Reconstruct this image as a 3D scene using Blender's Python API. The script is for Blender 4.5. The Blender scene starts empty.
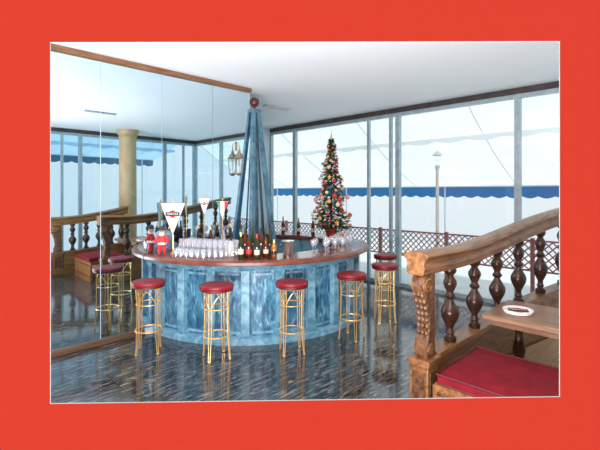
import bpy, bmesh, math, random
from math import sin, cos, pi, radians as R, sqrt
from mathutils import Vector
random.seed(7)
S = bpy.context.scene
COL = S.collection
Q = sqrt(0.5)
H = 1.9; F = 412.0
CEIL = 3.6
def W(u, v, z=0.0): return ((u - v) * Q, (u + v) * Q, z)

# ---------------------------------------------------------------- materials
def newmat(name):
    m = bpy.data.materials.new(name); m.use_nodes = True
    nt = m.node_tree; nt.nodes.clear()
    return m, nt, nt.nodes.new('ShaderNodeOutputMaterial')
def ramp(nt, stops):
    r = nt.nodes.new('ShaderNodeValToRGB'); e = r.color_ramp.elements
    while len(e) < len(stops): e.new(0.5)
    for i, (p, c) in enumerate(stops):
        e[i].position = p; e[i].color = (c[0], c[1], c[2], 1)
    return r
def coords(nt, scale=(1, 1, 1), rot=(0, 0, 0)):
    tc = nt.nodes.new('ShaderNodeTexCoord'); mp = nt.nodes.new('ShaderNodeMapping')
    mp.inputs['Scale'].default_value = scale; mp.inputs['Rotation'].default_value = rot
    nt.links.new(tc.outputs['Object'], mp.inputs['Vector'])
    return mp.outputs['Vector']
def mat(name, c1, c2=None, scale=6.0, rough=0.5, metal=0.0, bump=0.0, stretch=(1, 1, 1), rot=(0, 0, 0), stops=None, distort=0.0, coat=0.0, detail=4.0, spec=0.5):
    m, nt, out = newmat(name)
    b = nt.nodes.new('ShaderNodeBsdfPrincipled')
    n = nt.nodes.new('ShaderNodeTexNoise'); n.inputs['Scale'].default_value = scale
    n.inputs['Detail'].default_value = detail; n.inputs['Distortion'].default_value = distort
    nt.links.new(coords(nt, stretch, rot), n.inputs['Vector'])
    if c2 is None: c2 = tuple(min(1, x * 1.12) for x in c1)
    r = ramp(nt, stops or [(0.35, c1), (0.65, c2)])
    nt.links.new(n.outputs['Fac'], r.inputs['Fac'])
    nt.links.new(r.outputs['Color'], b.inputs['Base Color'])
    b.inputs['Roughness'].default_value = rough; b.inputs['Metallic'].default_value = metal
    b.inputs['Coat Weight'].default_value = coat; b.inputs['Specular IOR Level'].default_value = spec
    if bump:
        bp = nt.nodes.new('ShaderNodeBump'); bp.inputs['Strength'].default_value = bump; bp.inputs['Distance'].default_value = 0.01
        nt.links.new(n.outputs['Fac'], bp.inputs['Height']); nt.links.new(bp.outputs['Normal'], b.inputs['Normal'])
    nt.links.new(b.outputs['BSDF'], out.inputs['Surface'])
    return m
def glassmat(name, tint, fac, rough=0.02, white=0.0):
    m, nt, out = newmat(name)
    t = nt.nodes.new('ShaderNodeBsdfTransparent'); t.inputs['Color'].default_value = (*tint, 1)
    g = nt.nodes.new('ShaderNodeBsdfGlossy'); g.inputs['Roughness'].default_value = rough
    n = nt.nodes.new('ShaderNodeTexNoise'); n.inputs['Scale'].default_value = 3
    mr = nt.nodes.new('ShaderNodeMapRange'); mr.inputs['To Min'].default_value = fac * 0.8; mr.inputs['To Max'].default_value = fac * 1.2
    nt.links.new(n.outputs['Fac'], mr.inputs['Value'])
    mx = nt.nodes.new('ShaderNodeMixShader'); nt.links.new(mr.outputs['Result'], mx.inputs['Fac'])
    nt.links.new(t.outputs[0], mx.inputs[1]); nt.links.new(g.outputs[0], mx.inputs[2])
    last = mx
    if white:
        d = nt.nodes.new('ShaderNodeBsdfDiffuse'); d.inputs['Color'].default_value = (0.9, 0.95, 1, 1)
        m2 = nt.nodes.new('ShaderNodeMixShader'); m2.inputs['Fac'].default_value = white
        nt.links.new(mx.outputs[0], m2.inputs[1]); nt.links.new(d.outputs[0], m2.inputs[2]); last = m2
    nt.links.new(last.outputs[0], out.inputs['Surface'])
    return m
def mirrormat():
    m, nt, out = newmat('mirror_glass')
    g = nt.nodes.new('ShaderNodeBsdfGlossy'); g.inputs['Roughness'].default_value = 0.0
    n = nt.nodes.new('ShaderNodeTexNoise'); n.inputs['Scale'].default_value = 0.8
    r = ramp(nt, [(0.3, (0.66, 0.83, 0.92)), (0.7, (0.72, 0.88, 0.96))])
    nt.links.new(n.outputs['Fac'], r.inputs['Fac']); nt.links.new(r.outputs['Color'], g.inputs['Color'])
    nt.links.new(g.outputs[0], out.inputs['Surface']); return m
def canvasmat(name, c, tr=0.6):
    m, nt, out = newmat(name)
    n = nt.nodes.new('ShaderNodeTexNoise'); n.inputs['Scale'].default_value = 1.2; n.inputs['Detail'].default_value = 5
    nt.links.new(coords(nt, (2.5, .7, 1)), n.inputs['Vector'])
    r = ramp(nt, [(0.3, tuple(x * 0.9 for x in c)), (0.7, c)]); nt.links.new(n.outputs['Fac'], r.inputs['Fac'])
    d = nt.nodes.new('ShaderNodeBsdfDiffuse'); t = nt.nodes.new('ShaderNodeBsdfTranslucent')
    mx = nt.nodes.new('ShaderNodeMixShader'); mx.inputs['Fac'].default_value = tr
    for s in (d, t): nt.links.new(r.outputs['Color'], s.inputs['Color'])
    nt.links.new(d.outputs[0], mx.inputs[1]); nt.links.new(t.outputs[0], mx.inputs[2])
    nt.links.new(mx.outputs[0], out.inputs['Surface']); return m
def floormat():
    m, nt, out = newmat('floor_marble')
    b = nt.nodes.new('ShaderNodeBsdfPrincipled')
    def streak(rot, sc):
        n = nt.nodes.new('ShaderNodeTexNoise'); n.inputs['Scale'].default_value = 5.0; n.inputs['Detail'].default_value = 12
        n.inputs['Roughness'].default_value = 0.76; n.inputs['Distortion'].default_value = 0.5
        nt.links.new(coords(nt, sc, (0, 0, rot)), n.inputs['Vector']); return n
    n1 = streak(R(48), (1.0, 6, 1)); n2 = streak(R(20), (1.0, 6, 1))
    br = nt.nodes.new('ShaderNodeTexChecker'); br.inputs['Scale'].default_value = 1.0
    nt.links.new(coords(nt, (1.25, 1.25, 1)), br.inputs['Vector'])
    mx = nt.nodes.new('ShaderNodeMix'); mx.data_type = 'FLOAT'
    nt.links.new(br.outputs['Fac'], mx.inputs[0]); nt.links.new(n1.outputs['Fac'], mx.inputs[2]); nt.links.new(n2.outputs['Fac'], mx.inputs[3])
    r = ramp(nt, [(0.38, (0.009, 0.011, 0.011)), (0.48, (0.024, 0.027, 0.027)), (0.57, (0.10, 0.104, 0.104)), (0.69, (0.36, 0.365, 0.36))])
    nt.links.new(mx.outputs[0], r.inputs['Fac'])
    bk = nt.nodes.new('ShaderNodeTexBrick'); bk.offset = 0.0
    bk.inputs['Scale'].default_value = 1.0; bk.inputs['Brick Width'].default_value = 0.8; bk.inputs['Row Height'].default_value = 0.8
    bk.inputs['Mortar Size'].default_value = 0.004
    nt.links.new(coords(nt), bk.inputs['Vector'])
    m2 = nt.nodes.new('ShaderNodeMix'); m2.data_type = 'RGBA'
    nt.links.new(bk.outputs['Fac'], m2.inputs[0]); nt.links.new(r.outputs['Color'], m2.inputs[6]); m2.inputs[7].default_value = (0.01, 0.012, 0.012, 1)
    nt.links.new(m2.outputs[2], b.inputs['Base Color'])
    b.inputs['Roughness'].default_value = 0.085; b.inputs['IOR'].default_value = 1.9
    nt.links.new(b.outputs[0], out.inputs['Surface']); return m

M = {}
M['red'] = mat('red_paint', (0.92, 0.062, 0.034), (0.93, 0.063, 0.0345), 60, 1.0, spec=0.0)
M['white'] = mat('white_edge', (0.66, 0.66, 0.64), (0.68, 0.68, 0.66), 20, 0.9)
M['ceil'] = mat('ceiling_paint', (0.85, 0.93, 0.95), (0.87, 0.94, 0.96), 1.5, 0.6)
M['wall'] = mat('pale_blue_wall', (0.5, 0.65, 0.72), (0.55, 0.7, 0.76), 2, 0.7)
M['floor'] = floormat()
M['ground'] = mat('terrace_paving', (0.60, 0.64, 0.65), (0.70, 0.73, 0.73), 2, 0.7)
M['trimwood'] = mat('trim_wood', (0.13, 0.06, 0.024), (0.25, 0.13, 0.055), 4, 0.4, stretch=(1, 14, 14))
M['basewood'] = mat('dark_base_wood', (0.07, 0.042, 0.026), (0.13, 0.08, 0.045), 4, 0.4, stretch=(1, 14, 14))
M['dark'] = mat('dark_header', (0.035, 0.030, 0.030), (0.06, 0.05, 0.05), 5, 0.4)
M['alu'] = mat('blue_grey_frame', (0.30, 0.42, 0.47), (0.40, 0.52, 0.56), 9, 0.35, 0.3)
M['glass'] = glassmat('window_glass', (0.96, 0.985, 1.0), 0.04)
M['mirror'] = mirrormat()
M['marble'] = mat('blue_marble', (0.05, 0.2, 0.3), (0.4, 0.6, 0.7), 11.0, 0.3, stretch=(1.8, 1.8, 0.6), distort=0.8, detail=11,
                  stops=[(0.36, (0.014, 0.080, 0.16)), (0.48, (0.038, 0.165, 0.28)), (0.58, (0.085, 0.27, 0.40)), (0.74, (0.36, 0.57, 0.66))])
M['marble2'] = mat('blue_marble_light', (0.2, 0.4, 0.5), (0.5, 0.7, 0.8), 10.0, 0.3, distort=1.0, detail=8,
                   stops=[(0.35, (0.065, 0.23, 0.35)), (0.65, (0.22, 0.45, 0.57))])
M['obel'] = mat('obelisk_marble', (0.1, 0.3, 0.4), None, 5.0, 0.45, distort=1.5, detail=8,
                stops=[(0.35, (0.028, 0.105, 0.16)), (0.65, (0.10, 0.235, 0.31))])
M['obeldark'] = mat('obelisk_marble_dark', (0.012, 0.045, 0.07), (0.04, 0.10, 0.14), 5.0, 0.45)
M['barwood'] = mat('bar_top_wood', (0.10, 0.022, 0.014), (0.24, 0.065, 0.035), 5, 0.18, stretch=(1, 1, 10), coat=0.4)
M['baredge'] = mat('bar_edge_wood', (0.12, 0.034, 0.020), (0.21, 0.07, 0.04), 5, 0.3)
M['redseat'] = mat('red_vinyl', (0.16, 0.002, 0.008), (0.22, 0.005, 0.014), 14, 0.45, bump=0.1)
M['redtrim'] = mat('dark_red_trim', (0.06, 0.004, 0.007), (0.10, 0.006, 0.012), 14, 0.5)
M['brass'] = mat('brass', (0.74, 0.52, 0.18), (0.88, 0.68, 0.30), 10, 0.28, 0.7)
M['oldbrass'] = mat('dull_brass', (0.30, 0.25, 0.16), (0.42, 0.36, 0.25), 10, 0.4, 0.6)
M['rail'] = mat('golden_oak', (0.12, 0.052, 0.016), (0.29, 0.145, 0.052), 3, 0.36, stretch=(1, 9, 9), distort=0.6, bump=0.05)
M['plank'] = mat('table_oak', (0.17, 0.09, 0.045), (0.29, 0.17, 0.10), 3, 0.35, stretch=(9, 1, 9), distort=0.6)
M['bal'] = mat('turned_walnut', (0.018, 0.008, 0.005), (0.055, 0.023, 0.012), 8, 0.3, stretch=(1, 1, 6))
M['carve'] = mat('carved_walnut', (0.040, 0.017, 0.007), (0.17, 0.080, 0.030), 22, 0.4, bump=0.7)
M['parquet'] = mat('parquet', (0.34, 0.21, 0.11), (0.48, 0.32, 0.19), 4, 0.3, stretch=(1, 8, 1))
M['cush'] = mat('crimson_velvet', (0.13, 0.001, 0.007), (0.19, 0.003, 0.012), 9, 0.7, bump=0.15, spec=0.25)
M['colm'] = mat('tan_marble', (0.44, 0.34, 0.17), (0.54, 0.43, 0.24), 3, 0.4, distort=0.8)
M['canvas'] = canvasmat('awning_canvas', (0.84, 0.89, 0.89), 0.68)
M['canvas2'] = canvasmat('awning_canvas_blue', (0.50, 0.72, 0.86), 0.65)  # blue tint put in so the floor picks up a blue reflection
M['blue'] = canvasmat('valance_blue', (0.04, 0.19, 0.43), 0.35)
M['blue2'] = canvasmat('valance_mid_blue', (0.09, 0.20, 0.30), 0.3)
M['fence'] = mat('lattice_wood', (0.30, 0.10, 0.08), (0.39, 0.15, 0.12), 9, 0.6)
M['paintpole'] = mat('pale_painted_metal', (0.62, 0.68, 0.70), (0.70, 0.75, 0.77), 9, 0.5)
M['cream'] = mat('cream_painted_metal', (0.70, 0.69, 0.63), (0.78, 0.77, 0.70), 9, 0.5)
M['ball'] = mat('dark_red_ball', (0.07, 0.011, 0.009), (0.13, 0.026, 0.018), 9, 0.3, coat=0.3)
M['cup'] = glassmat('clear_glassware', (0.86, 0.93, 0.97), 0.22, 0.05, 0.22)
M['green'] = mat('green_bottle', (0.010, 0.035, 0.014), (0.02, 0.055, 0.022), 8, 0.08)
M['brown'] = mat('brown_bottle', (0.07, 0.022, 0.006), (0.12, 0.036, 0.010), 8, 0.08)
M['amber'] = mat('amber_bottle', (0.30, 0.12, 0.02), (0.38, 0.17, 0.03), 8, 0.08)
M['clearb'] = mat('pale_bottle', (0.55, 0.62, 0.60), (0.65, 0.72, 0.70), 8, 0.08)
M['paper'] = mat('paper_label', (0.55, 0.50, 0.38), (0.68, 0.63, 0.50), 30, 0.7)
M['foil'] = mat('gold_foil', (0.65, 0.43, 0.12), (0.8, 0.57, 0.22), 30, 0.3, 0.7)
M['leaf'] = mat('fir_green', (0.010, 0.040, 0.016), (0.06, 0.16, 0.05), 12, 0.6)
M['pot'] = mat('pot_glaze', (0.30, 0.05, 0.04), (0.40, 0.09, 0.06), 9, 0.4)
M['black'] = mat('black_ink', (0.012, 0.012, 0.013), (0.02, 0.02, 0.02), 9, 0.5)
M['signred'] = mat('sign_red', (0.65, 0.02, 0.02), (0.72, 0.03, 0.03), 9, 0.5)
M['signgreen'] = mat('sign_green', (0.03, 0.28, 0.12), (0.05, 0.34, 0.16), 9, 0.7)
M['cloth'] = mat('white_cloth', (0.80, 0.82, 0.83), (0.88, 0.89, 0.89), 9, 0.8)
M['skin'] = mat('doll_skin', (0.65, 0.36, 0.24), (0.72, 0.42, 0.30), 9, 0.6)
M['bnavy'] = mat('doll_navy', (0.02, 0.025, 0.06), (0.03, 0.04, 0.09), 9, 0.7)
M['porc'] = mat('white_porcelain', (0.82, 0.82, 0.80), (0.90, 0.90, 0.88), 9, 0.15)
M['steel'] = mat('steel', (0.55, 0.57, 0.58), (0.7, 0.72, 0.74), 9, 0.22, 0.9)
for k, c in dict(o_red=(0.48, 0.03, 0.03), o_gold=(0.62, 0.36, 0.10), o_pink=(0.66, 0.28, 0.30), o_blue=(0.08, 0.16, 0.30), o_white=(0.68, 0.57, 0.42)).items():
    M[k] = mat(k, c, None, 12, 0.4)

# ---------------------------------------------------------------- mesh builder
class MB:
    def __init__(s): s.v = []; s.f = []
    def add(s, vs, fs):
        o = len(s.v); s.v += [tuple(p) for p in vs]; s.f += [tuple(i + o for i in f) for f in fs]; return s
    def box(s, x0, x1, y0, y1, z0, z1):
        return s.add([(x0, y0, z0), (x1, y0, z0), (x1, y1, z0), (x0, y1, z0), (x0, y0, z1), (x1, y0, z1), (x1, y1, z1), (x0, y1, z1)],
              [(0, 3, 2, 1), (4, 5, 6, 7), (0, 1, 5, 4), (1, 2, 6, 5), (2, 3, 7, 6), (3, 0, 4, 7)])
    def lathe(s, prof, n=20, cx=0, cy=0, cz=0):
        vs = []; fs = []
        for r, z in prof:
            for i in range(n):
                a = 2 * pi * i / n; vs.append((cx + r * cos(a), cy + r * sin(a), cz + z))
        for j in range(len(prof) - 1):
            for i in range(n):
                k = (i + 1) % n; fs.append((j * n + i, j * n + k, (j + 1) * n + k, (j + 1) * n + i))
        if prof[0][0] > 1e-4: fs.append(tuple(range(n))[::-1])
        if prof[-1][0] > 1e-4: fs.append(tuple((len(prof) - 1) * n + i for i in range(n)))
        return s.add(vs, fs)
    def arc(s, sec, a0, a1, n, cx=0, cy=0):
        m = len(sec); vs = []; fs = []
        for i in range(n + 1):
            a = a0 + (a1 - a0) * i / n
            for r, z in sec: vs.append((cx + r * cos(a), cy + r * sin(a), z))
        for i in range(n):
            for j in range(m):
                k = (j + 1) % m; fs.append((i * m + j, (i + 1) * m + j, (i + 1) * m + k, i * m + k))
        fs.append(tuple(range(m))); fs.append(tuple(n * m + j for j in range(m))[::-1])
        return s.add(vs, fs)
    def tube(s, pts, r, n=8, closed=False):
        pts = [Vector(p) for p in pts]; rs = r if isinstance(r, (list, tuple)) else [r] * len(pts)
        vs = []; fs = []; N = len(pts); up = None
        for i, p in enumerate(pts):
            if closed: t = pts[(i + 1) % N] - pts[i - 1]
            else: t = pts[min(i + 1, N - 1)] - pts[max(i - 1, 0)]
            t.normalize()
            if up is None: up = Vector((0, 0, 1)) if abs(t.z) < 0.9 else Vector((1, 0, 0))
            x = t.cross(up); x.normalize(); y = x.cross(t); up = y
            for k in range(n):
                a = 2 * pi * k / n; vs.append(p + (x * cos(a) + y * sin(a)) * rs[i])
        for i in range(N if closed else N - 1):
            j = (i + 1) % N
            for k in range(n):
                l = (k + 1) % n; fs.append((i * n + k, i * n + l, j * n + l, j * n + k))
        if not closed:
            fs.append(tuple(range(n))[::-1]); fs.append(tuple((N - 1) * n + k for k in range(n)))
        return s.add(vs, fs)
    def ringtube(s, R0, z, r, n=28, m=8):
        return s.tube([(R0 * cos(2 * pi * i / n), R0 * sin(2 * pi * i / n), z) for i in range(n)], r, m, True)
    def sweep(s, pts, sec):
        vs = []; fs = []; m = len(sec); N = len(pts)
        for i in range(N):
            a = Vector(pts[max(i - 1, 0)]); b = Vector(pts[min(i + 1, N - 1)]); t = (b - a); t.z = 0; t.normalize()
            sd = Vector((-t.y, t.x, 0)); p = Vector(pts[i])
            for x, z in sec: vs.append(p + sd * x + Vector((0, 0, z)))
        for i in range(N - 1):
            for j in range(m):
                k = (j + 1) % m; fs.append((i * m + j, (i + 1) * m + j, (i + 1) * m + k, i * m + k))
        fs.append(tuple(range(m))); fs.append(tuple((N - 1) * m + j for j in range(m))[::-1])
        return s.add(vs, fs)
    def prism(s, poly, z0, z1):
        n = len(poly)
        vs = [(x, y, z0) for x, y in poly] + [(x, y, z1) for x, y in poly]
        fs = [tuple(range(n))[::-1], tuple(range(n, 2 * n))] + [(i, (i + 1) % n, n + (i + 1) % n, n + i) for i in range(n)]
        return s.add(vs, fs)
    def prism_x(s, poly, y0, y1):   # poly in (x,z), extruded along y
        n = len(poly)
        vs = [(x, y0, z) for x, z in poly] + [(x, y1, z) for x, z in poly]
        fs = [tuple(range(n)), tuple(range(n, 2 * n))[::-1]] + [(i, n + i, n + (i + 1) % n, (i + 1) % n) for i in range(n)]
        return s.add(vs, fs)
    def sphere(s, r, c=(0, 0, 0), n=14, m=9, sz=1.0):
        prof = [(max(1e-5, r * sin(pi * j / m)), -r * sz * cos(pi * j / m)) for j in range(m + 1)]
        prof[0] = (1e-5, -r * sz); prof[-1] = (1e-5, r * sz)
        return s.lathe(prof, n, *c)
    def build(s, name, m, parent=None, off=(0, 0, 0), bevel=0, loc=None, rotz=0, sharp=40):
        me = bpy.data.meshes.new(name)
        me.from_pydata([(x - off[0], y - off[1], z - off[2]) for x, y, z in s.v], [], s.f)
        bm = bmesh.new(); bm.from_mesh(me)
        bmesh.ops.remove_doubles(bm, verts=bm.verts, dist=1e-5)
        bmesh.ops.recalc_face_normals(bm, faces=bm.faces)
        for f in bm.faces: f.smooth = True
        for e in bm.edges:
            if len(e.link_faces) == 2 and e.calc_face_angle(0) > R(sharp): e.smooth = False
        bm.to_mesh(me); bm.free()
        me.materials.append(M[m])
        o = bpy.data.objects.new(name, me); COL.objects.link(o)
        if parent: o.parent = parent
        if loc: o.location = loc
        o.rotation_euler.z = rotz
        if bevel:
            b = o.modifiers.new('bevel', 'BEVEL'); b.width = bevel; b.segments = 2; b.limit_method = 'ANGLE'
        return o

def struct(o): o['kind'] = 'structure'; return o
def tag(o, label, cat, group=None):
    o['label'] = label; o['category'] = cat
    if group: o['group'] = group
    return o
def thing(name, label, cat, loc=(0, 0, 0), rotz=0, group=None):
    o = bpy.data.objects.new(name, None); COL.objects.link(o); o.empty_display_size = 0.1
    o.location = loc; o.rotation_euler.z = rotz
    return tag(o, label, cat, group)
def kids(o): return [c for c in bpy.data.objects if c.parent == o]
def dup(root, loc, rotz=0, label=None, scale=None):
    r = root.copy(); COL.objects.link(r); r.location = loc; r.rotation_euler.z = rotz
    if label: r['label'] = label
    if scale: r.scale = scale
    for ch in kids(root):
        c = ch.copy(); COL.objects.link(c); c.parent = r
        for g in kids(ch):
            d = g.copy(); COL.objects.link(d); d.parent = c
    return r
A45 = pi / 4

# ---------------------------------------------------------------- setting
VM = 5.38; UG = 7.3; VS = -1.5; VB = 8.4; UE = 4.22; YR = 0.776
puv = [(2.63, -1.56), (UG + .06, -1.56), (UG + .06, VB), (UE, VB), (UE, VM + .1), (-4.37, VM + .1)]
struct(MB().prism(puv, -0.10, 0.0).build('floor', 'floor', rotz=A45))
struct(MB().prism(puv, CEIL, CEIL + 0.15).build('ceiling', 'ceil', rotz=A45))
struct(MB().box(-4.25, UE, VM + .012, VM + .10, 0, CEIL).build('wall_left', 'wall', rotz=A45))
struct(MB().box(UE, UG + .06, VB, VB + .1, 0, CEIL).build('wall_back', 'wall', rotz=A45))
struct(MB().box(UE - .1, UE, VM + .10, VB + .1, 0, CEIL).build('wall_recess', 'wall', rotz=A45))
struct(MB().prism([(9.2, -8), (15, -8), (15, 13), (-6, 13), (-6, 7.2)], -0.22, -0.12).build('ground', 'ground', rotz=A45))
struct(MB().box(-4.2, UE, VM - .04, VM + .012, CEIL - .07, CEIL).build('trim_1', 'trimwood', rotz=A45, bevel=.008))
struct(MB().box(-4.2, 2.42, VM - .04, VM + .012, 0, 0.07).build('trim_2', 'basewood', rotz=A45, bevel=.008))
# added sheet for the postcard's red backdrop; tilted opening with the card's white border
def PX(px, py): return ((px - 300) / F * YR, H - (py - 192) / F * YR)
c0 = [PX(50, 404), PX(560, 397), PX(560, 41), PX(50, 42)]      # bl, br, tr, tl
outer = [(-7, 0), (2.9, 0), (2.9, 3.75), (-7, 3.75)]
def frame_mesh(inn, out, ya, yb):
    vs = [(x, ya, z) for x, z in out] + [(x, ya, z) for x, z in inn] + [(x, yb, z) for x, z in out] + [(x, yb, z) for x, z in inn]
    fs = []
    for i in range(4):
        j = (i + 1) % 4
        fs += [(i, j, 4 + j, 4 + i), (8 + i, 12 + i, 12 + j, 8 + j), (i, 8 + i, 8 + j, j), (4 + i, 4 + j, 12 + j, 12 + i)]
    return MB().add(vs, fs)
struct(frame_mesh(c0, outer, YR, YR + .0015).build('wall_front', 'red'))
e = .0012
ci = [(c0[0][0] + e, c0[0][1] + e), (c0[1][0] - e, c0[1][1] + e), (c0[2][0] - e, c0[2][1] - e), (c0[3][0] + e, c0[3][1] - e)]
struct(frame_mesh(ci, c0, YR, YR + .0006).build('trim_3', 'white'))

# mirror panels
seams = [-1.5, -.6, .2, 1.06, 1.87, 2.68, 3.5, UE]
mlab = ['broad mirror panel on the left wall, out of direct view nearest the red wall', 'mirror panel on the left wall, second from the red wall', 'mirror panel beside the left edge of the opening',
        'leftmost tall mirror panel seen in full through the opening', 'tall mirror panel reflecting the tan column', 'tall mirror panel above the pennants on the counter',
        'last tall mirror panel, ending at the blue obelisk']
for i in range(7):
    o = MB().box(seams[i] + .004, seams[i + 1] - .004, VM, VM + .012, .07, CEIL - .07).build('mirror_panel', 'mirror', rotz=A45)
    tag(o, mlab[i], 'mirror', 'tall mirror panels on the left wall')

# windows
def window(n, a, b, axis, stiles=()):
    def bx(m, p0, p1, d0, d1, z0, z1):
        if axis == 'v': m.box(UG + d0, UG + d1, p0, p1, z0, z1)
        else: m.box(p0, p1, VS - d1, VS - d0, z0, z1)
    m = MB(); hw = .045
    bx(m, a, a + hw, -.04, .05, 0, CEIL - .10); bx(m, b - hw, b, -.04, .05, 0, CEIL - .10)
    bx(m, a + hw, b - hw, -.03, .04, 0, .07); bx(m, a + hw, b - hw, -.03, .04, CEIL - .17, CEIL - .10)
    f = struct(m.build('window_%d' % n, 'alu', rotz=A45))
    p = MB(); bx(p, a + hw, b - hw, -.004, .004, .07, CEIL - .17); p.build('pane', 'glass', f)
    for s in stiles:
        q = MB(); bx(q, s - .03, s + .03, -.03, .03, .07, CEIL - .17); q.build('stile', 'alu', f)
k = 1
for a, b, st in ((-1.5, 0.0, ()), (0.0, 2.25, ()), (2.25, 4.49, ()), (4.49, 7.48, (4.66, 5.21)), (7.48, VB, ())):
    window(k, a, b, 'v', st); k += 1
for a, b, st in ((2.63, 3.73, (3.28,)), (3.73, 5.0, ()), (5.0, 6.2, ()), (6.2, UG - .05, (6.85,))):
    window(k, a, b, 'u', st); k += 1
struct(MB().box(UG - .05, UG + .06, VS, VB, CEIL - .10, CEIL).build('trim_4', 'dark', rotz=A45))
struct(MB().box(2.63, UG - .05, VS - .06, VS + .05, CEIL - .10, CEIL).build('trim_5', 'dark', rotz=A45))

# ceiling strips
def strip(u, v, label):
    t = thing('ceiling_light', label, 'light', W(u, v, CEIL), A45, 'slim ceiling lights')
    MB().box(-.32, .32, -.06, .06, -.03, 0).build('housing', 'alu', t)
    MB().box(-.30, .30, -.045, .045, -.036, -.03).build('diffuser', 'white', t)
strip((-.46 + 8.24) * Q, (8.24 + .46) * Q, 'slim ceiling light between the obelisk and the windows')
strip(3.18, 1.57, 'slim ceiling light near the opening, seen only in the mirror')

# ---------------------------------------------------------------- outside: awnings, fence, lamp
def awning(label, axis, a0, a1, d0, d1, ztop, zlow, zval, bm_, cv_):
    t = thing('awning', label, 'awning', (0, 0, 0), A45)
    def P(a, d, z): return (d, a, z) if axis == 'v' else (a, d, z)
    nr = 11; sub = 6; m = MB(); vs = []; fs = []; nd = 8
    def top(s_): return ztop + (zlow - ztop) * s_ - .12 * sin(pi * s_)
    for i in range(nr * sub + 1):
        for j in range(nd + 1):
            s_ = j / nd; a = a0 + (a1 - a0) * i / (nr * sub)
            sag = -.10 * abs(sin(pi * i / sub)) * sin(pi * min(1, s_ + .05))
            vs.append(P(a, d0 + (d1 - d0) * s_, top(s_) + sag))
    for i in range(nr * sub):
        for j in range(nd):
            q = i * (nd + 1) + j; fs.append((q, q + nd + 1, q + nd + 2, q + 1))
    m.add(vs, fs).build('canvas', cv_, t)
    for i in range(0, nr + 1, 2):
        a = a0 + (a1 - a0) * i / nr
        MB().tube([P(a, d0 + (d1 - d0) * j / 6, top(j / 6) - .02) for j in range(7)], .010, 6).build('seam', 'paintpole', t)
    s_ = .28; n = int(abs(a1 - a0) / .34); vs = []; fs = []
    for i in range(n * 8 + 1):
        a = a0 + (a1 - a0) * i / (n * 8); z = top(s_) - .20 - .05 * abs(sin(pi * i / 16))
        vs += [P(a, d0 + (d1 - d0) * s_, top(s_) - .13), P(a, d0 + (d1 - d0) * s_, z)]
    for i in range(n * 8): fs.append((2 * i, 2 * i + 2, 2 * i + 3, 2 * i + 1))
    MB().add(vs, fs).build('inner_hem', cv_, t)
    vs = []; fs = []
    for i in range(n * 8 + 1):
        a = a0 + (a1 - a0) * i / (n * 8); z = zval - .05 * abs(sin(pi * i / 8))
        vs += [P(a, d1, zlow), P(a, d1, z)]
    for i in range(n * 8): fs.append((2 * i, 2 * i + 2, 2 * i + 3, 2 * i + 1))
    MB().add(vs, fs).build('valance', bm_, t)
    MB().tube([P(a0, d1, zlow), P(a1, d1, zlow)], .025, 6).build('front_bar', 'paintpole', t)
    for i in range(5):
        a = a0 + (a1 - a0) * (i + .1) / 4.3
        MB().tube([P(a, d1, -.12), P(a, d1, zlow)], .022, 8).build('pole', 'paintpole', t)
awning('white terrace awning with blue scalloped valance beyond the right-hand windows', 'v', -2, 12.5, UG + .2, 10.6, 3.75, 2.05, 1.80, 'blue', 'canvas')
awning('pale blue awning with mid blue valance seen only in the mirror', 'u', -2, 7.0, VS - .2, -4.0, 3.75, 3.10, 2.90, 'blue2', 'canvas2')
t = thing('lattice_fence', 'reddish diagonal lattice fence on the terrace beyond the glass', 'fence', W(8.3, 4.0, -.12), A45)
m = MB(); a = -5.0
while a < 6.0:
    for sg in (1, -1):
        p0 = (0.01 * sg, a, .60 if sg > 0 else 1.12); p1 = (0.01 * sg, a + .52, 1.12 if sg > 0 else .60)
        m.tube([p0, p1], .012, 4)
    a += .13
m.build('lattice', 'fence', t)
MB().box(-.02, .02, -5, 6.55, 1.12, 1.15).build('rail', 'fence', t); MB().box(-.02, .02, -5, 6.55, .57, .60).build('rail', 'fence', t)
for i in range(8): MB().box(-.03, .03, -5 + i * 1.64, -4.94 + i * 1.64, 0, 1.18).build('post', 'fence', t)
t = thing('street_lamp', 'cream lamp post with lantern head on the terrace under the awning', 'lamp', W(8.62, 4.31, -.12))
MB().lathe([(.12, 0), (.12, .05), (.07, .12), (.040, .2), (.034, 2.52), (.06, 2.57), (.04, 2.61)], 12).build('pole', 'cream', t)
MB().lathe([(.06, 2.61), (.10, 2.82), (.10, 2.83)], 6).build('lamp_glass', 'glass', t)
MB().lathe([(.13, 2.83), (.05, 2.90), (.02, 2.92), (.012, 2.95)], 6).build('lamp_cap', 'cream', t)

# ---------------------------------------------------------------- bar counter (three quarters of a ring round the end of the mirror wall)
BU, BV = 4.30, VM
bar = thing('bar_counter', 'round bar counter with blue marbled panels and dark red-brown wooden top', 'bar', W(BU, BV, 0), A45)
A0, A1 = R(180.4), R(451.8)
MB().arc([(1.36, 0.0), (1.76, 0.0), (1.76, .07), (1.73, .09), (1.36, .09)], A0, A1, 110).build('plinth', 'marble2', bar)
MB().arc([(1.61, .09), (1.67, .09), (1.67, .92), (1.61, .92)], A0, A1, 110).build('front_panel', 'marble', bar)
MB().arc([(1.36, .09), (1.40, .09), (1.40, .98), (1.36, .98)], A0, A1, 110).build('inner_panel', 'marble2', bar)
MB().arc([(1.60, .92), (1.74, .92), (1.76, .945), (1.79, .98), (1.79, 1.0), (1.60, 1.0)], A0, A1, 110).build('cornice', 'marble2', bar)
MB().arc([(1.30, 1.0), (1.80, 1.0), (1.80, 1.055), (1.81, 1.06), (1.30, 1.06)], A0, A1, 130).build('countertop', 'barwood', bar)
MB().arc([(1.80, .995), (1.86, .995), (1.885, 1.008), (1.885, 1.042), (1.865, 1.06), (1.81, 1.062), (1.80, 1.06)], A0, A1, 130).build('counter_edge', 'baredge', bar)
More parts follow.
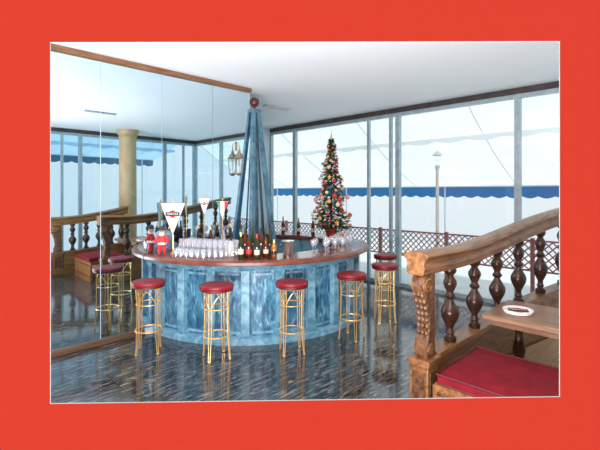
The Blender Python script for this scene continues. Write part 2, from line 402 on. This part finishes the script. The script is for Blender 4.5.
for i in range(19):
    a = R(184 + 14.6 * i)
    MB().box(1.660, 1.740, -.055, .055, .09, .92).build('pilaster', 'marble2', bar, bevel=.006).rotation_euler.z = a
for i in range(18):
    a0_, a1_ = R(184 + 14.6 * i + 2.8), R(184 + 14.6 * (i + 1) - 2.8)
    for z in (.85, .12):
        MB().arc([(1.666, z), (1.69, z), (1.69, z + .03), (1.666, z + .03)], a0_, a1_, 6).build('panel_moulding', 'marble2', bar)

# obelisk at the end of the mirror wall
ob = thing('obelisk', 'tall open blue marbled obelisk topped by a dark red ball', 'obelisk', W(BU, BV, 0), A45)
MB().box(-.28, .28, -.30, -.01, 0, 1.06).box(-.07, .28, -.01, .30, 0, 1.06).build('base', 'obel', ob, bevel=.01)
def off(z): return .235 - .185 * (z - .95) / 2.26
def leg(su, sv, z0_=1.05, z1_=3.21, clamp=False, nm='leg', w=1.0, mt='obel'):
    vs = []
    for z in (z0_, z1_):
        ww = (.040 - .014 * (z - .95) / 2.26) * w
        for dx, dy in ((-1, -1), (1, -1), (1, 1), (-1, 1)):
            vs.append((su * off(z) + dx * ww, sv * off(z) + dy * ww, z))
    if clamp: vs = [(max(x, -.078), y, z) for x, y, z in vs]
    MB().add(vs, [(0, 3, 2, 1), (4, 5, 6, 7), (0, 1, 5, 4), (1, 2, 6, 5), (2, 3, 7, 6), (3, 0, 4, 7)]).build(nm, mt, ob, bevel=.003)
leg(-1, -1); leg(1, -1); leg(1, 1); leg(-1, 1, 2.9, 3.21, True)
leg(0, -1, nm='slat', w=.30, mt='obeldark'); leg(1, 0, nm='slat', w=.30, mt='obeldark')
MB().box(-.076, .08, -.08, .08, 3.21, 3.27).build('cap', 'obel', ob, bevel=.006)
MB().lathe([(.03, 3.26), (.02, 3.29), (.035, 3.32)], 12, .01, 0).sphere(.082, (.01, 0, 3.39), 20, 14).build('ball', 'ball', ob)

# ---------------------------------------------------------------- stools
st = thing('bar_stool', 'x', 'stool', (0, 0, 0), 0, 'red topped brass bar stools round the counter')
MB().lathe([(.001, .80), (.165, .80), (.188, .804), (.196, .815), (.196, .832), (.186, .845), (.15, .852), (.08, .856), (.001, .857)], 32).build('seat', 'redseat', st)
MB().lathe([(.15, .780), (.188, .780), (.192, .790), (.188, .804), (.15, .804)], 32).build('seat_band', 'redtrim', st)
MB().ringtube(.150, .775, .010).build('upper_ring', 'brass', st)
MB().ringtube(.151, .27, .009).build('foot_ring', 'brass', st)
MB().ringtube(.140, .58, .007).build('middle_ring', 'brass', st)
for i in range(4):
    a = R(45 + 90 * i); m = MB()
    for d in (-.11, .11):
        pts = []
        for q, (r_, z) in enumerate([(.152, .775), (.146, .66), (.145, .52), (.148, .38), (.154, .24), (.162, .10), (.170, .008)]):
            dd = d * (1.0 if q < 5 else .6); pts.append((r_ * cos(a + dd), r_ * sin(a + dd), z))
        m.tube(pts, .0062, 6)
    m.sphere(.012, (.170 * cos(a), .170 * sin(a), .012), 8, 6)
    m.build('leg', 'brass', st)
for i in range(4):
    a = R(90 * i); pts = []
    for q in range(9):
        tt = q / 8; aa = a - R(38) + R(76) * tt; pts.append((.144 * cos(aa), .144 * sin(aa), .60 + .14 * sin(pi * tt)))
    MB().tube(pts, .005, 6).build('arch_brace', 'brass', st)
stools = [(-1.80, 4.90, 'red topped brass bar stool nearest the mirror, leftmost of the stools'),
          (-.955, 4.72, 'red topped brass bar stool second from the left, front of the counter'),
          (-.095, 4.88, 'red topped brass bar stool third from the left, below the bottles'),
          (.672, 5.36, 'red topped brass bar stool fourth from the left, at the right curve of the counter'),
          (1.246, 6.04, 'red topped brass bar stool nearer of the two by the window door'),
          (1.44, 6.95, 'red topped brass bar stool farthest away, half hidden behind another stool')]
for i, (x, y, l) in enumerate(stools):
    if i == 0: st.location = (x, y, 0); st['label'] = l; st.rotation_euler.z = .2
    else: dup(st, (x, y, 0), random.uniform(0, 1.5), l)

# ---------------------------------------------------------------- things on the counter
def CP(th, r, z=1.06): return W(BU + r * cos(R(th)), BV + r * sin(R(th)), z)
def finder(px, r, lo, hi):
    best = None
    for i in range(400):
        th = lo + (hi - lo) * i / 399; p = CP(th, r); d = abs(300 + F * p[0] / p[1] - px)
        if best is None or d < best[0]: best = (d, th)
    return best[1]
PEN1 = W(2.74, 5.19, 1.06)
g0 = MB().lathe([(.034, 0), (.036, .002), (.032, .10), (.027, .104), (.001, .104)], 14).build('tumbler', 'cup')
tag(g0, 'clear tumbler upside down among the rows on the left of the counter', 'glass', 'upside down tumblers on the left of the counter')
first = True
for r in (1.36, 1.44, 1.52, 1.60, 1.68):
    for i in range(13):
        th = 185.5 + i * 2.95 + (1.4 if int(r * 100) % 16 == 0 else 0)
        if r > 1.55 and i > 10: continue
        if r > 1.64 and (i < 3 or i > 8): continue
        p = CP(th, r)
        if (Vector(p) - Vector(PEN1)).length < .10: continue
        for lv in range(2 if r < 1.58 and i > 1 else 1):
            o = g0 if first else g0.copy()
            if not first: COL.objects.link(o)
            first = False; o.location = (p[0], p[1], p[2] + lv * .1045)
            if lv: o['label'] = 'clear tumbler upside down on top of another on the left of the counter'; o['group'] = 'upper layer of upside down tumblers'
wg = MB().lathe([(.032, 0), (.030, .004), (.005, .012), (.004, .08), (.012, .09), (.034, .12), (.038, .15), (.032, .185)], 14).build('wine_glass', 'cup')
tag(wg, 'clear stemmed glass among those on the right of the counter', 'glass', 'stemmed glasses on the right of the counter')
spots = [(264, 1.5), (269, 1.42), (272, 1.58), (277, 1.48), (281, 1.38), (284, 1.6), (289, 1.5), (294, 1.4), (297, 1.58), (303, 1.48), (309, 1.4), (313, 1.56), (322, 1.62), (327, 1.55), (286, 1.42), (300, 1.40), (306, 1.6),
         (274, 1.66), (280, 1.68), (291, 1.66), (267, 1.66)]
for i, (th, r) in enumerate(spots):
    o = wg if i == 0 else wg.copy()
    if i: COL.objects.link(o)
    o.location = CP(th, r)
def bottle(label, gm, h, loc, foil='foil', lab='paper', rad=.036, group=None, shoulder=.62):
    t = thing('bottle', label, 'bottle', loc, 0, group)
    s_ = h
    MB().lathe([(rad * .9, 0), (rad, .006), (rad, s_ * shoulder * .85), (rad * .9, s_ * shoulder * .95), (rad * .4, s_ * (shoulder + .16)), (.0135, s_ * .85), (.0135, s_ * .97)], 18).build('body', gm, t)
    MB().lathe([(rad + .001, s_ * .16), (rad + .0012, s_ * .16 + .001), (rad + .0012, s_ * .36), (rad + .001, s_ * .36 + .001)], 18).build('label', lab, t)
    MB().lathe([(.0145, s_ * .84), (.0155, s_ * .84), (.0155, s_ * .99), (.012, s_)], 12).build('foil_cap', foil, t)
    return t
fb = [(231, 1.5, 'clearb', .25, 'black', 'paper', .66, 'pale bottle at the left end of the front bottles'),
      (241, 1.62, 'green', .33, 'foil', 'paper', .60, 'dark green bottle with gold foil, first right of the pale bottle'),
      (249, 1.54, 'brown', .29, 'black', 'signred', .66, 'dark brown bottle with red label, left of the middle of the front bottles'),
      (257, 1.66, 'green', .31, 'o_red', 'paper', .66, 'green bottle with red cap in front of the obelisk'),
      (266, 1.52, 'brown', .27, 'black', 'paper', .68, 'brown spirit bottle right of the red capped green bottle'),
      (274, 1.6, 'amber', .23, 'foil', 'black', .66, 'short amber bottle at the right end of the front bottles')]
for px, r, gm, h, fo, lb, sh, l in fb: bottle(l, gm, h, CP(finder(px, r, 200, 262), r), fo, lb, shoulder=sh)
b2 = [(245, 'brown', .35, 'brown bottle in the second row, between the first two dark front bottles'), (253, 'green', .38, 'tall green bottle in the second row at the foot of the obelisk'),
      (261, 'brown', .36, 'brown bottle in the second row behind the red capped green bottle'), (270, 'green', .34, 'green bottle in the second row, rightmost there')]
for px, gm, h, l in b2: bottle(l, gm, h, CP(finder(px, 1.37, 200, 262), 1.37), 'black', 'bnavy')
bb = [(18, 'brown', .32, 'brown bottle on the far counter nearest the tree'), (30, 'green', .34, 'green bottle on the far counter, second from the tree'),
      (42, 'clearb', .30, 'pale bottle on the far counter right of the obelisk'), (6, 'brown', .34, 'brown bottle close behind the tree pot'), (318, 'green', .33, 'green bottle on the right curve of the counter in front of the tree')]
for th, gm, h, l in bb: bottle(l, gm, h, CP(th, 1.62 if th < 300 else 1.40), 'foil')
bottle('amber bottle among the stemmed glasses on the right', 'amber', .27, CP(298, 1.48), 'black', 'cloth')
t = thing('ice_bucket', 'steel ice bucket with ring handles among the bottles on the counter', 'bucket', CP(finder(288, 1.42, 230, 275), 1.42))
MB().lathe([(.06, 0), (.065, .01), (.085, .17), (.092, .18), (.088, .185), (.078, .17), (.058, .02), (.001, .02)], 24).build('body', 'steel', t)
for s_ in (-1, 1): MB().tube([(s_ * (.085 + .02 * sin(pi * q / 6)), 0.03 * cos(pi * q / 6), .13) for q in range(7)], .004, 6).build('handle', 'steel', t)

def text_mesh(s, size):
    cu = bpy.data.curves.new('lettering', 'FONT'); cu.body = s; cu.size = size; cu.align_x = 'CENTER'; cu.align_y = 'CENTER'; cu.extrude = .0006
    o = bpy.data.objects.new('tmp', cu); COL.objects.link(o)
    dg = bpy.context.evaluated_depsgraph_get(); me = bpy.data.meshes.new_from_object(o.evaluated_get(dg))
    bpy.data.objects.remove(o); me.name = 'lettering'; return me
def lettering(s, size, mt, parent, loc, rot):
    me = text_mesh(s, size); me.materials.clear(); me.materials.append(M[mt])
    o = bpy.data.objects.new('lettering', me); COL.objects.link(o); o.parent = parent; o.location = loc; o.rotation_euler = rot; return o
def pennant(label, loc, ztop, wd, ht, rotz, green=False):
    t = thing('pennant', label, 'pennant', loc, rotz)
    hz = ztop - loc[2]
    MB().lathe([(.035, 0), (.035, .008), (.012, .02), (.008, .03)], 16).build('base', 'brass', t)
    MB().tube([(0, .012, .02), (0, .012, hz + .03)], .005, 8).sphere(.012, (0, .012, hz + .035), 10, 6).tube([(-wd / 2 - .01, .005, hz), (wd / 2 + .01, .005, hz)], .004, 6).build('pole', 'brass', t)
    fl = MB().prism_x([(-wd / 2, hz), (wd / 2, hz), (0.0, hz - ht)], -.002, .001).build('flag', 'signgreen' if green else 'cloth', t)
    if green:
        MB().prism_x([(-wd * .17, hz), (wd * .17, hz), (wd * .17, hz - ht * .66), (0, hz - ht), (-wd * .17, hz - ht * .66)], -.0035, -.002).build('white_stripe', 'cloth', fl)
        MB().prism_x([(wd * .17, hz), (wd * .5, hz), (wd * .17, hz - ht * .66)], -.0035, -.002).build('red_stripe', 'signred', fl)
        return
    b = MB()
    for p0, p1 in (((-wd / 2, hz), (0, hz - ht)), ((wd / 2, hz), (0, hz - ht)), ((-wd / 2, hz), (wd / 2, hz))):
        b.tube([(p0[0], -.002, p0[1]), (p1[0], -.002, p1[1])], .003, 5)
    b.build('border', 'bnavy', fl)
    zc = hz - ht * .34; rr = wd * .145
    d = MB(); d.prism_x([(rr * cos(2 * pi * i / 24), zc + rr * sin(2 * pi * i / 24)) for i in range(24)], -.0035, -.002).build('red_disc', 'signred', fl)
    MB().box(-wd * .28, wd * .28, -.005, -.0035, zc - wd * .075, zc + wd * .075).build('black_bar', 'black', fl)
    lettering('MARTINI', wd * .115, 'cloth', fl, (0, -.0062, zc), (pi / 2, 0, 0))
pennant('larger white triangular pennant on a stand at the left of the counter', PEN1, 1.75, .36, .44, R(-8))
pennant('smaller white triangular pennant behind the tumblers', W(3.19, 5.12, 1.06), 1.82, .17, .25, R(6))
pennant('small green, white and red triangular pennant left of the obelisk', W(3.49, 5.11, 1.06), 1.76, .18, .24, R(-4), True)
t = thing('back_shelf', 'narrow dark wooden shelf against the mirror inside the bar', 'shelf', W(3.5, 5.22, 0), A45)
MB().box(-.38, .42, -.16, .145, 1.02, 1.06).build('shelf_board', 'barwood', t)
for x in (-.36, .37): MB().box(x, x + .04, -.12, .14, 0, 1.02).build('leg', 'marble2', t)
bottle('brown bottle on the narrow shelf against the mirror', 'brown', .34, W(3.36, 5.22, 1.06))
bottle('green bottle on the narrow shelf beside the obelisk', 'green', .36, W(3.70, 5.2, 1.06))
bottle('pale bottle with red cap on the narrow shelf', 'clearb', .32, W(3.58, 5.22, 1.06), 'o_red')

# doll
t = thing('doll', 'small doll in a red coat and dark hat at the left end of the counter', 'doll', W(2.60, 5.22, 1.06), R(10))
me = bpy.data.meshes.new('body')
V = [(0, 0, .15), (0, 0, .20), (0, 0, .25), (.04, -.005, .245), (.075, -.02, .20), (.085, -.045, .16), (-.04, -.005, .245), (-.075, -.02, .20), (-.085, -.045, .16),
     (.028, 0, .12), (.032, 0, .06), (.034, 0, .012), (.036, -.03, .01), (-.028, 0, .12), (-.032, 0, .06), (-.034, 0, .012), (-.036, -.03, .01)]
E = [(0, 1), (1, 2), (2, 3), (3, 4), (4, 5), (2, 6), (6, 7), (7, 8), (0, 9), (9, 10), (10, 11), (11, 12), (0, 13), (13, 14), (14, 15), (15, 16)]
RR = [.045, .05, .035, .022, .018, .013, .022, .018, .013, .026, .02, .014, .012, .026, .02, .014, .012]
me.from_pydata(V, E, []); o = bpy.data.objects.new('body', me); COL.objects.link(o); o.parent = t
sk = o.modifiers.new('skin', 'SKIN')
for i, sv in enumerate(me.skin_vertices[0].data): sv.radius = (RR[i], RR[i]); sv.use_root = (i == 0)
o.modifiers.new('sub', 'SUBSURF').levels = 2; me.materials.append(M['signred'])
MB().sphere(.037, (0, -.003, .305), 16, 12, 1.15).sphere(.008, (0, -.042, .30), 8, 6).build('head', 'skin', t)
MB().sphere(.034, (0, -.015, .277), 12, 8, .9).build('beard', 'cloth', t)
MB().sphere(.005, (.013, -.037, .315), 6, 5).build('eye', 'black', t); MB().sphere(.005, (-.013, -.037, .315), 6, 5).build('eye', 'black', t)
MB().lathe([(.058, .328), (.060, .333), (.036, .338), (.032, .375), (.001, .385)], 16).build('hat', 'bnavy', t)
MB().lathe([(.05, .135), (.054, .14), (.052, .16), (.048, .165)], 16).build('belt', 'cloth', t)

# christmas tree
TB = CP(-15, 1.55, 1.063)
tr = thing('christmas_tree', 'tall narrow cone-shaped christmas tree in a pot on the counter', 'tree', TB)
MB().lathe([(.08, 0), (.085, .01), (.12, .13), (.13, .14), (.13, .16), (.11, .16), (.10, .13), (.001, .13)], 20).build('pot', 'pot', tr)
MB().tube([(0, 0, .12), (0, 0, 1.78)], [.025, .006], 8).build('trunk', 'bal', tr)
m = MB()
def rad(z, a=0): return (.025 + .30 * (1 - (z - .16) / 1.68) ** .95 if z < 1.83 else .02) * (1 + .20 * sin(3 * a + 9 * z) + .16 * sin(19 * z))
for i in range(2700):
    z = .16 + 1.66 * (random.random() ** 1.3); a = random.uniform(0, 2 * pi)
    rr = rad(z, a) * random.uniform(.3, 1.0)
    c = Vector((rr * cos(a), rr * sin(a), z)); o_ = Vector((cos(a), sin(a), random.uniform(-.7, .4))) * random.uniform(.03, .085) * (1.0 if z < 1.4 else .7)
    sd = Vector((-sin(a), cos(a), random.uniform(-.8, .8))) * random.uniform(.012, .022)
    m.add([c - o_ * .3, c + sd, c + o_, c - sd], [(0, 1, 2, 3)])
m.build('foliage', 'leaf', tr)
MB().lathe([(.015, 1.80), (.022, 1.84), (.008, 1.90), (.003, 1.97)], 10).build('finial', 'foil', tr)
names = {'o_red': 'red', 'o_gold': 'gold', 'o_pink': 'pink', 'o_blue': 'dark blue', 'o_white': 'cream'}
protos = {k_: None for k_ in names}
cnt = 125
for i in range(cnt):
    z = .22 + 1.5 * ((i + .5) / cnt) ** 1.3; a = i * 2.39996; rr = rad(z, a) * random.uniform(.88, 1.1)
    kx = ['o_red', 'o_gold', 'o_gold', 'o_pink', 'o_white', 'o_red', 'o_red', 'o_gold', 'o_pink', 'o_blue', 'o_red'][random.randrange(11)]
    if protos[kx] is None:
        o = MB().sphere(.034, n=12, m=8).lathe([(.008, .032), (.007, .042)], 8).build('bauble', kx)
        tag(o, names[kx] + ' bauble hanging in the cone-shaped christmas tree', 'bauble', names[kx] + ' baubles on the christmas tree'); protos[kx] = o
    else:
        o = protos[kx].copy(); COL.objects.link(o)
    s_ = random.uniform(.6, 1.3) * (1.0 if z < 1.3 else .75); o.scale = (s_, s_, s_)
    o.location = (TB[0] + rr * cos(a), TB[1] + rr * sin(a), TB[2] + z)

# lantern on the mirror
t = thing('wall_lantern', 'dull brass lantern with glass panes hung on the mirror left of the obelisk', 'lantern', W(3.93, VM, 2.16), A45)
t.scale = (.8, .8, .8)
lo = -.112
MB().lathe([(.03, 0), (.07, .03), (.05, .05)], 6, 0, lo).build('lantern_base', 'oldbrass', t)
MB().lathe([(.10, .34), (.11, .35), (.06, .43), (.03, .45), (.035, .48), (.012, .52), (.010, .58)], 6, 0, lo).build('lantern_cap', 'oldbrass', t)
m = MB()
for i in range(6):
    a = 2 * pi * i / 6; m.tube([(.065 * cos(a), lo + .065 * sin(a), .04), (.10 * cos(a), lo + .10 * sin(a), .345)], .007, 5)
m.build('glazing_bars', 'oldbrass', t)
MB().lathe([(.062, .04), (.096, .34)], 6, 0, lo).build('lantern_glass', 'glass', t)
MB().lathe([(.015, .05), (.015, .18), (.004, .21)], 8, 0, lo).build('candle', 'cloth', t)
MB().tube([(0, lo, .57), (0, lo, .62), (0, lo * .6, .65), (0, -.004, .60)], .008, 6).box(-.03, .03, -.008, 0, .5, .68).build('bracket', 'oldbrass', t)

# ---------------------------------------------------------------- column (only in the mirror)
t = thing('column', 'round tan marble column reflected in the mirror', 'column', W(4.67, -.62, 0))
MB().lathe([(.33, .12), (.33, .18), (.29, .24), (.31, .28), (.26, .33)], 28).box(-.35, .35, -.35, .35, 0, .12).build('base', 'colm', t)
MB().lathe([(.235, .33), (.235, 1.2), (.22, 3.4)], 32).build('shaft', 'colm', t)
MB().lathe([(.22, 3.4), (.245, 3.42), (.235, 3.45), (.28, 3.50), (.29, 3.54), (.29, CEIL)], 28).build('capital', 'colm', t)

# ---------------------------------------------------------------- balustrades
def interp(pts, x):
    for (a, b), (c, d) in zip(pts, pts[1:]):
        if a <= x <= c: return b + (d - b) * (x - a) / (c - a)
    return pts[0][1] if x < pts[0][0] else pts[-1][1]
def smooth(pts, x): return sum(interp(pts, x + d) for d in (-.24, -.16, -.08, 0, .08, .16, .24)) / 7
cv = [(2.7, 1.74), (3.2, 1.74), (3.69, 1.72), (4.19, 1.70), (4.69, 1.656), (5.19, 1.60), (5.69, 1.50), (6.19, 1.38), (7.0, 1.14)]
rt = [(2.7, 1.40), (3.08, 1.40), (3.3, 1.40), (3.5, 1.39), (3.8, 1.385), (4.19, 1.40), (4.69, 1.455), (5.19, 1.53), (5.69, 1.615), (6.19, 1.69), (7.0, 1.79)]
pl = [(2.7, .50), (3.69, .52), (4.19, .53), (4.69, .57), (5.19, .61), (5.69, .66), (6.19, .70), (7.0, .78)]
BP = [(.052, 0), (.056, .01), (.056, .04), (.036, .05), (.032, .065), (.044, .08), (.032, .095), (.030, .13), (.050, .17), (.074, .215), (.084, .255), (.080, .29), (.056, .33),
      (.036, .365), (.028, .385), (.046, .40), (.050, .415), (.038, .43), (.030, .45), (.048, .49), (.062, .525), (.058, .555), (.038, .585), (.030, .605), (.044, .62), (.056, .635), (.058, .66), (.052, .675)]
rail_sec = [(-.065, -.19), (.065, -.19), (.078, -.17), (.078, -.15), (.088, -.135), (.076, -.10), (.088, -.06), (.108, -.045), (.116, -.028), (.100, -.010), (.05, .004), (-.05, .004), (-.100, -.010), (-.116, -.028), (-.108, -.045), (-.088, -.06), (-.076, -.10), (-.088, -.135), (-.078, -.15), (-.078, -.17)]
def balustrade(label, cvf, rtf, plf, us, u0, u1, balus=None):
    t = thing('balustrade', label, 'balustrade', W(0, 0, 0), A45)
    n = 48; pts = [(u0 + (u1 - u0) * i / n, smooth(cvf, u0 + (u1 - u0) * i / n), smooth(rtf, u0 + (u1 - u0) * i / n)) for i in range(n + 1)]
    MB().sweep(pts, rail_sec).build('handrail', 'rail', t, bevel=.004)
    m = MB(); p0 = u0 + .27
    pts = [(p0 + (u1 - p0) * i / n, smooth(cvf, p0 + (u1 - p0) * i / n)) for i in range(n + 1)]
    vs = []; fs = []
    for (u, v) in pts:
        z = smooth(plf, u)
        vs += [(u, v - .06, 0), (u, v + .06, 0), (u, v + .06, z - .05), (u, v + .08, z - .045), (u, v + .08, z), (u, v - .08, z), (u, v - .08, z - .045), (u, v - .06, z - .05)]
    for i in range(n):
        for j in range(8):
            k = (j + 1) % 8; fs.append((i * 8 + j, i * 8 + 8 + j, i * 8 + 8 + k, i * 8 + k))
    fs.append(tuple(range(8))); fs.append(tuple(n * 8 + j for j in range(8)))
    m.add(vs, fs).build('plinth', 'rail', t)
    proto = balus
    for u in us:
        z0_ = smooth(plf, u); z1_ = smooth(rtf, u) - .188
        if proto is None:
            proto = MB().lathe(BP, 20).build('baluster', 'bal', t); o = proto
        else:
            o = proto.copy(); COL.objects.link(o); o.parent = t
        o.location = (u, smooth(cvf, u), z0_); o.scale = (1.0, 1.0, (z1_ - z0_) / .675)
    u = u0 + .15; v = smooth(cvf, u); ztop = smooth(rtf, u) - .188; hw = .060
    zz = [(-.10, ztop - .02), (-.115, ztop - .09), (-.10, ztop - .17), (-.06, ztop - .24), (-.03, ztop - .33), (-.02, ztop - .42), (-.03, ztop - .50), (-.055, ztop - .56), (-.07, ztop - .62), (-.06, .50)]
    prf = [(.08, .50), (.08, ztop)] + [(-.08, ztop)] + zz
    nw = MB().prism_x([(u + x, z) for x, z in prf], v - hw, v + hw).build('newel_post', 'carve', t, bevel=.010)
    for (du, zc, r0) in ((-.05, ztop - .095, .065), (-.015, .575, .050)):
        s_ = MB()
        for sd in (-1, 1):
            q = [(u + du + r0 * (1 - i / 26) * cos(.55 * i), v + sd * (hw + .003), zc + r0 * (1 - i / 26) * sin(.55 * i)) for i in range(24)]
            s_.tube(q, .011, 6)
        s_.tube([(u + du, v - hw - .012, zc), (u + du, v + hw + .012, zc)], .017, 10)
        s_.build('volute', 'rail', nw)
    lf = MB()
    for i in range(7):
        zc = ztop - .17 - i * .055; xx = interp([(-z, x) for x, z in zz], -zc)
        for sd in (-1, 0, 1):
            lf.sphere(.026 - .002 * abs(i - 3), (u + xx, v + sd * .036, zc), 8, 6, 1.3)
    lf.build('acanthus_leaf', 'carve', nw)
    MB().box(u - .10, u + .10, v - .085, v + .085, 0, .44).box(u - .115, u + .115, v - .10, v + .10, .44, .50).box(u - .115, u + .115, v - .10, v + .10, 0, .10).build('newel_base', 'rail', nw, bevel=.008)
    MB().box(u - .07, u + .07, v - .092, v + .092, .14, .40).box(u - .107, u + .07, v - .06, v + .06, .14, .40).build('base_panel', 'carve', nw, bevel=.006)
    return proto
pb = balustrade('curved golden-brown wooden balustrade with dark turned balusters and carved newel, on the right', cv, rt, pl, [3.69, 4.19, 4.69, 5.19, 5.69, 6.19, 6.6], 3.09, 6.72)
cv2 = [(0, .02), (9, .02)]; rt2 = [(2.3, 1.30), (3.2, 1.33), (3.8, 1.42), (4.7, 1.60)]; pl2 = [(2.3, .50), (3.2, .52), (4.7, .64)]
balustrade('second wooden balustrade, beside the column and seen only in the mirror', cv2, rt2, pl2, [3.1, 3.4, 3.7, 4.0, 4.25], 2.62, 4.38, pb)

# platform, bench, cushion, table, ashtray
struct(MB().prism([(3.42, .12), (6.9, .12), (6.9, 1.06), (6.2, 1.28), (5.69, 1.41), (5.19, 1.50), (4.69, 1.565), (4.19, 1.61), (3.42, 1.62)], 0, .12).build('floor_platform', 'parquet', rotz=A45))
t = thing('bench', 'wooden bench base under the crimson cushion, beside the carved newel', 'bench', W(3.4, .9, 0), A45)
MB().box(-.40, -.36, -.38, .64, 0, .40).build('front_panel', 'rail', t, bevel=.004)
MB().box(-.40, .34, -.38, .62, .40, .42).build('seat_board', 'rail', t)
MB().box(.30, .34, -.38, .62, .121, .40).build('rear_panel', 'rail', t)
MB().box(-.405, -.395, -.36, .6, .10, .13).build('moulding', 'carve', t); MB().box(-.405, -.395, -.36, .6, .33, .36).build('moulding', 'carve', t)
c = thing('seat_cushion', 'crimson bench cushion with piped edges at the bottom right', 'cushion', W(3.4, .9, .421), A45)
n = 12; vs = []; fs = []
L0, L1, B0, B1 = -.41, .37, -.38, .60
for i in range(n + 1):
    for j in range(n + 1):
        a = i / n; b = j / n; z = .072 + .032 * (1 - abs(2 * a - 1) ** 4) * (1 - abs(2 * b - 1) ** 6)
        vs.append((L0 + (L1 - L0) * a, B0 + (B1 - B0) * b, z))
for i in range(n):
    for j in range(n):
        q = i * (n + 1) + j; fs.append((q, q + n + 1, q + n + 2, q + 1))
m = MB().add(vs, fs); m.box(L0, L1, B0, B1, 0, .071); m.build('padding', 'cush', c, bevel=.015)
p = [(L0, B0), (L1, B0), (L1, B1), (L0, B1)]
for z in (.008, .074):
    MB().tube([(x, y, z) for x, y in p], .008, 6, True).build('piping', 'redtrim', c)

tb = thing('table', 'plain wooden plank table behind the crimson cushion', 'table', W(4.32, .88, .12), A45)
MB().box(-.36, .36, -.60, .66, .58, .635).build('tabletop', 'plank', tb, bevel=.012)
MB().box(-.30, .30, -.54, .60, .53, .58).build('apron', 'plank', tb)
for y in (-.38, .44):
    MB().lathe([(.10, 0), (.10, .04), (.04, .08), (.035, .16), (.06, .26), (.04, .36), (.035, .42), (.06, .50), (.07, .53)], 18, 0, y).build('leg', 'bal', tb)
at = thing('ashtray', 'white porcelain ashtray with dark lettering on the plank table', 'ashtray', W(4.22, 1.30, .755), R(-20))
MB().lathe([(.112, 0), (.124, .006), (.134, .034), (.128, .037), (.118, .033), (.112, .024), (.001, .022)], 32).build('bowl', 'porc', at)
MB().prism([(.055 * cos(2 * pi * i / 24), .080 * sin(2 * pi * i / 24)) for i in range(24)], .022, .027).build('red_disc', 'signred', at)
MB().box(-.085, .085, -.045, .045, .0275, .031).build('black_bar', 'black', at)
lettering('MARTINI', .036, 'cloth', at, (0, 0, .0315), (0, 0, 0))

# ---------------------------------------------------------------- light
wd = bpy.data.worlds.new('world'); S.world = wd; wd.use_nodes = True
nt = wd.node_tree; bg = nt.nodes['Background']
tc = nt.nodes.new('ShaderNodeTexCoord'); sp = nt.nodes.new('ShaderNodeSeparateXYZ'); nt.links.new(tc.outputs['Generated'], sp.inputs[0])
r = ramp(nt, [(0.42, (0.82, 0.91, 0.94)), (0.52, (0.89, 0.95, 0.97)), (0.9, (0.90, 0.96, 1.0))])
mr = nt.nodes.new('ShaderNodeMapRange'); mr.inputs['From Min'].default_value = -1; nt.links.new(sp.outputs['Z'], mr.inputs['Value'])
nt.links.new(mr.outputs['Result'], r.inputs['Fac']); nt.links.new(r.outputs['Color'], bg.inputs['Color']); bg.inputs['Strength'].default_value = 1.05
sn = bpy.data.lights.new('sun', 'SUN'); sn.energy = 2.4; sn.angle = R(4); sn.color = (1, .97, .93)
so = bpy.data.objects.new('sun', sn); COL.objects.link(so)
d = Vector((-.35, -.30, -1.0)); so.rotation_euler = d.to_track_quat('-Z', 'Y').to_euler()
def area(name, loc, tgt, sx, sy, e, col=(1, 1, 1)):
    l = bpy.data.lights.new(name, 'AREA'); l.shape = 'RECTANGLE'; l.size = sx; l.size_y = sy; l.energy = e; l.color = col
    o = bpy.data.objects.new(name, l); COL.objects.link(o); o.location = loc
    o.rotation_euler = (Vector(tgt) - Vector(loc)).to_track_quat('-Z', 'Y').to_euler()
area('room_lamp', (-.4, 1.12, 3.2), (-.4, 6, 1.4), 3.0, .45, 85, (1, .97, .92))  # added soft fill above the opening, no fixture stands there
area('room_lamp_low', (-.8, 1.22, .7), (-.8, 3.4, 3.6), 3.0, .5, 310, (.96, .99, 1.0))  # added unseen uplight that brightens the ceiling

# ---------------------------------------------------------------- camera
cam = bpy.data.cameras.new('camera'); co = bpy.data.objects.new('camera', cam); COL.objects.link(co)
co.location = (0, 0, H); co.rotation_euler = (pi / 2, 0, 0)
cam.sensor_width = 36; cam.clip_start = 0.02
cam.lens = 36 * F / 600; cam.shift_y = -33 / 600
S.camera = co
S.view_settings.view_transform = 'Standard'; S.view_settings.look = 'None'
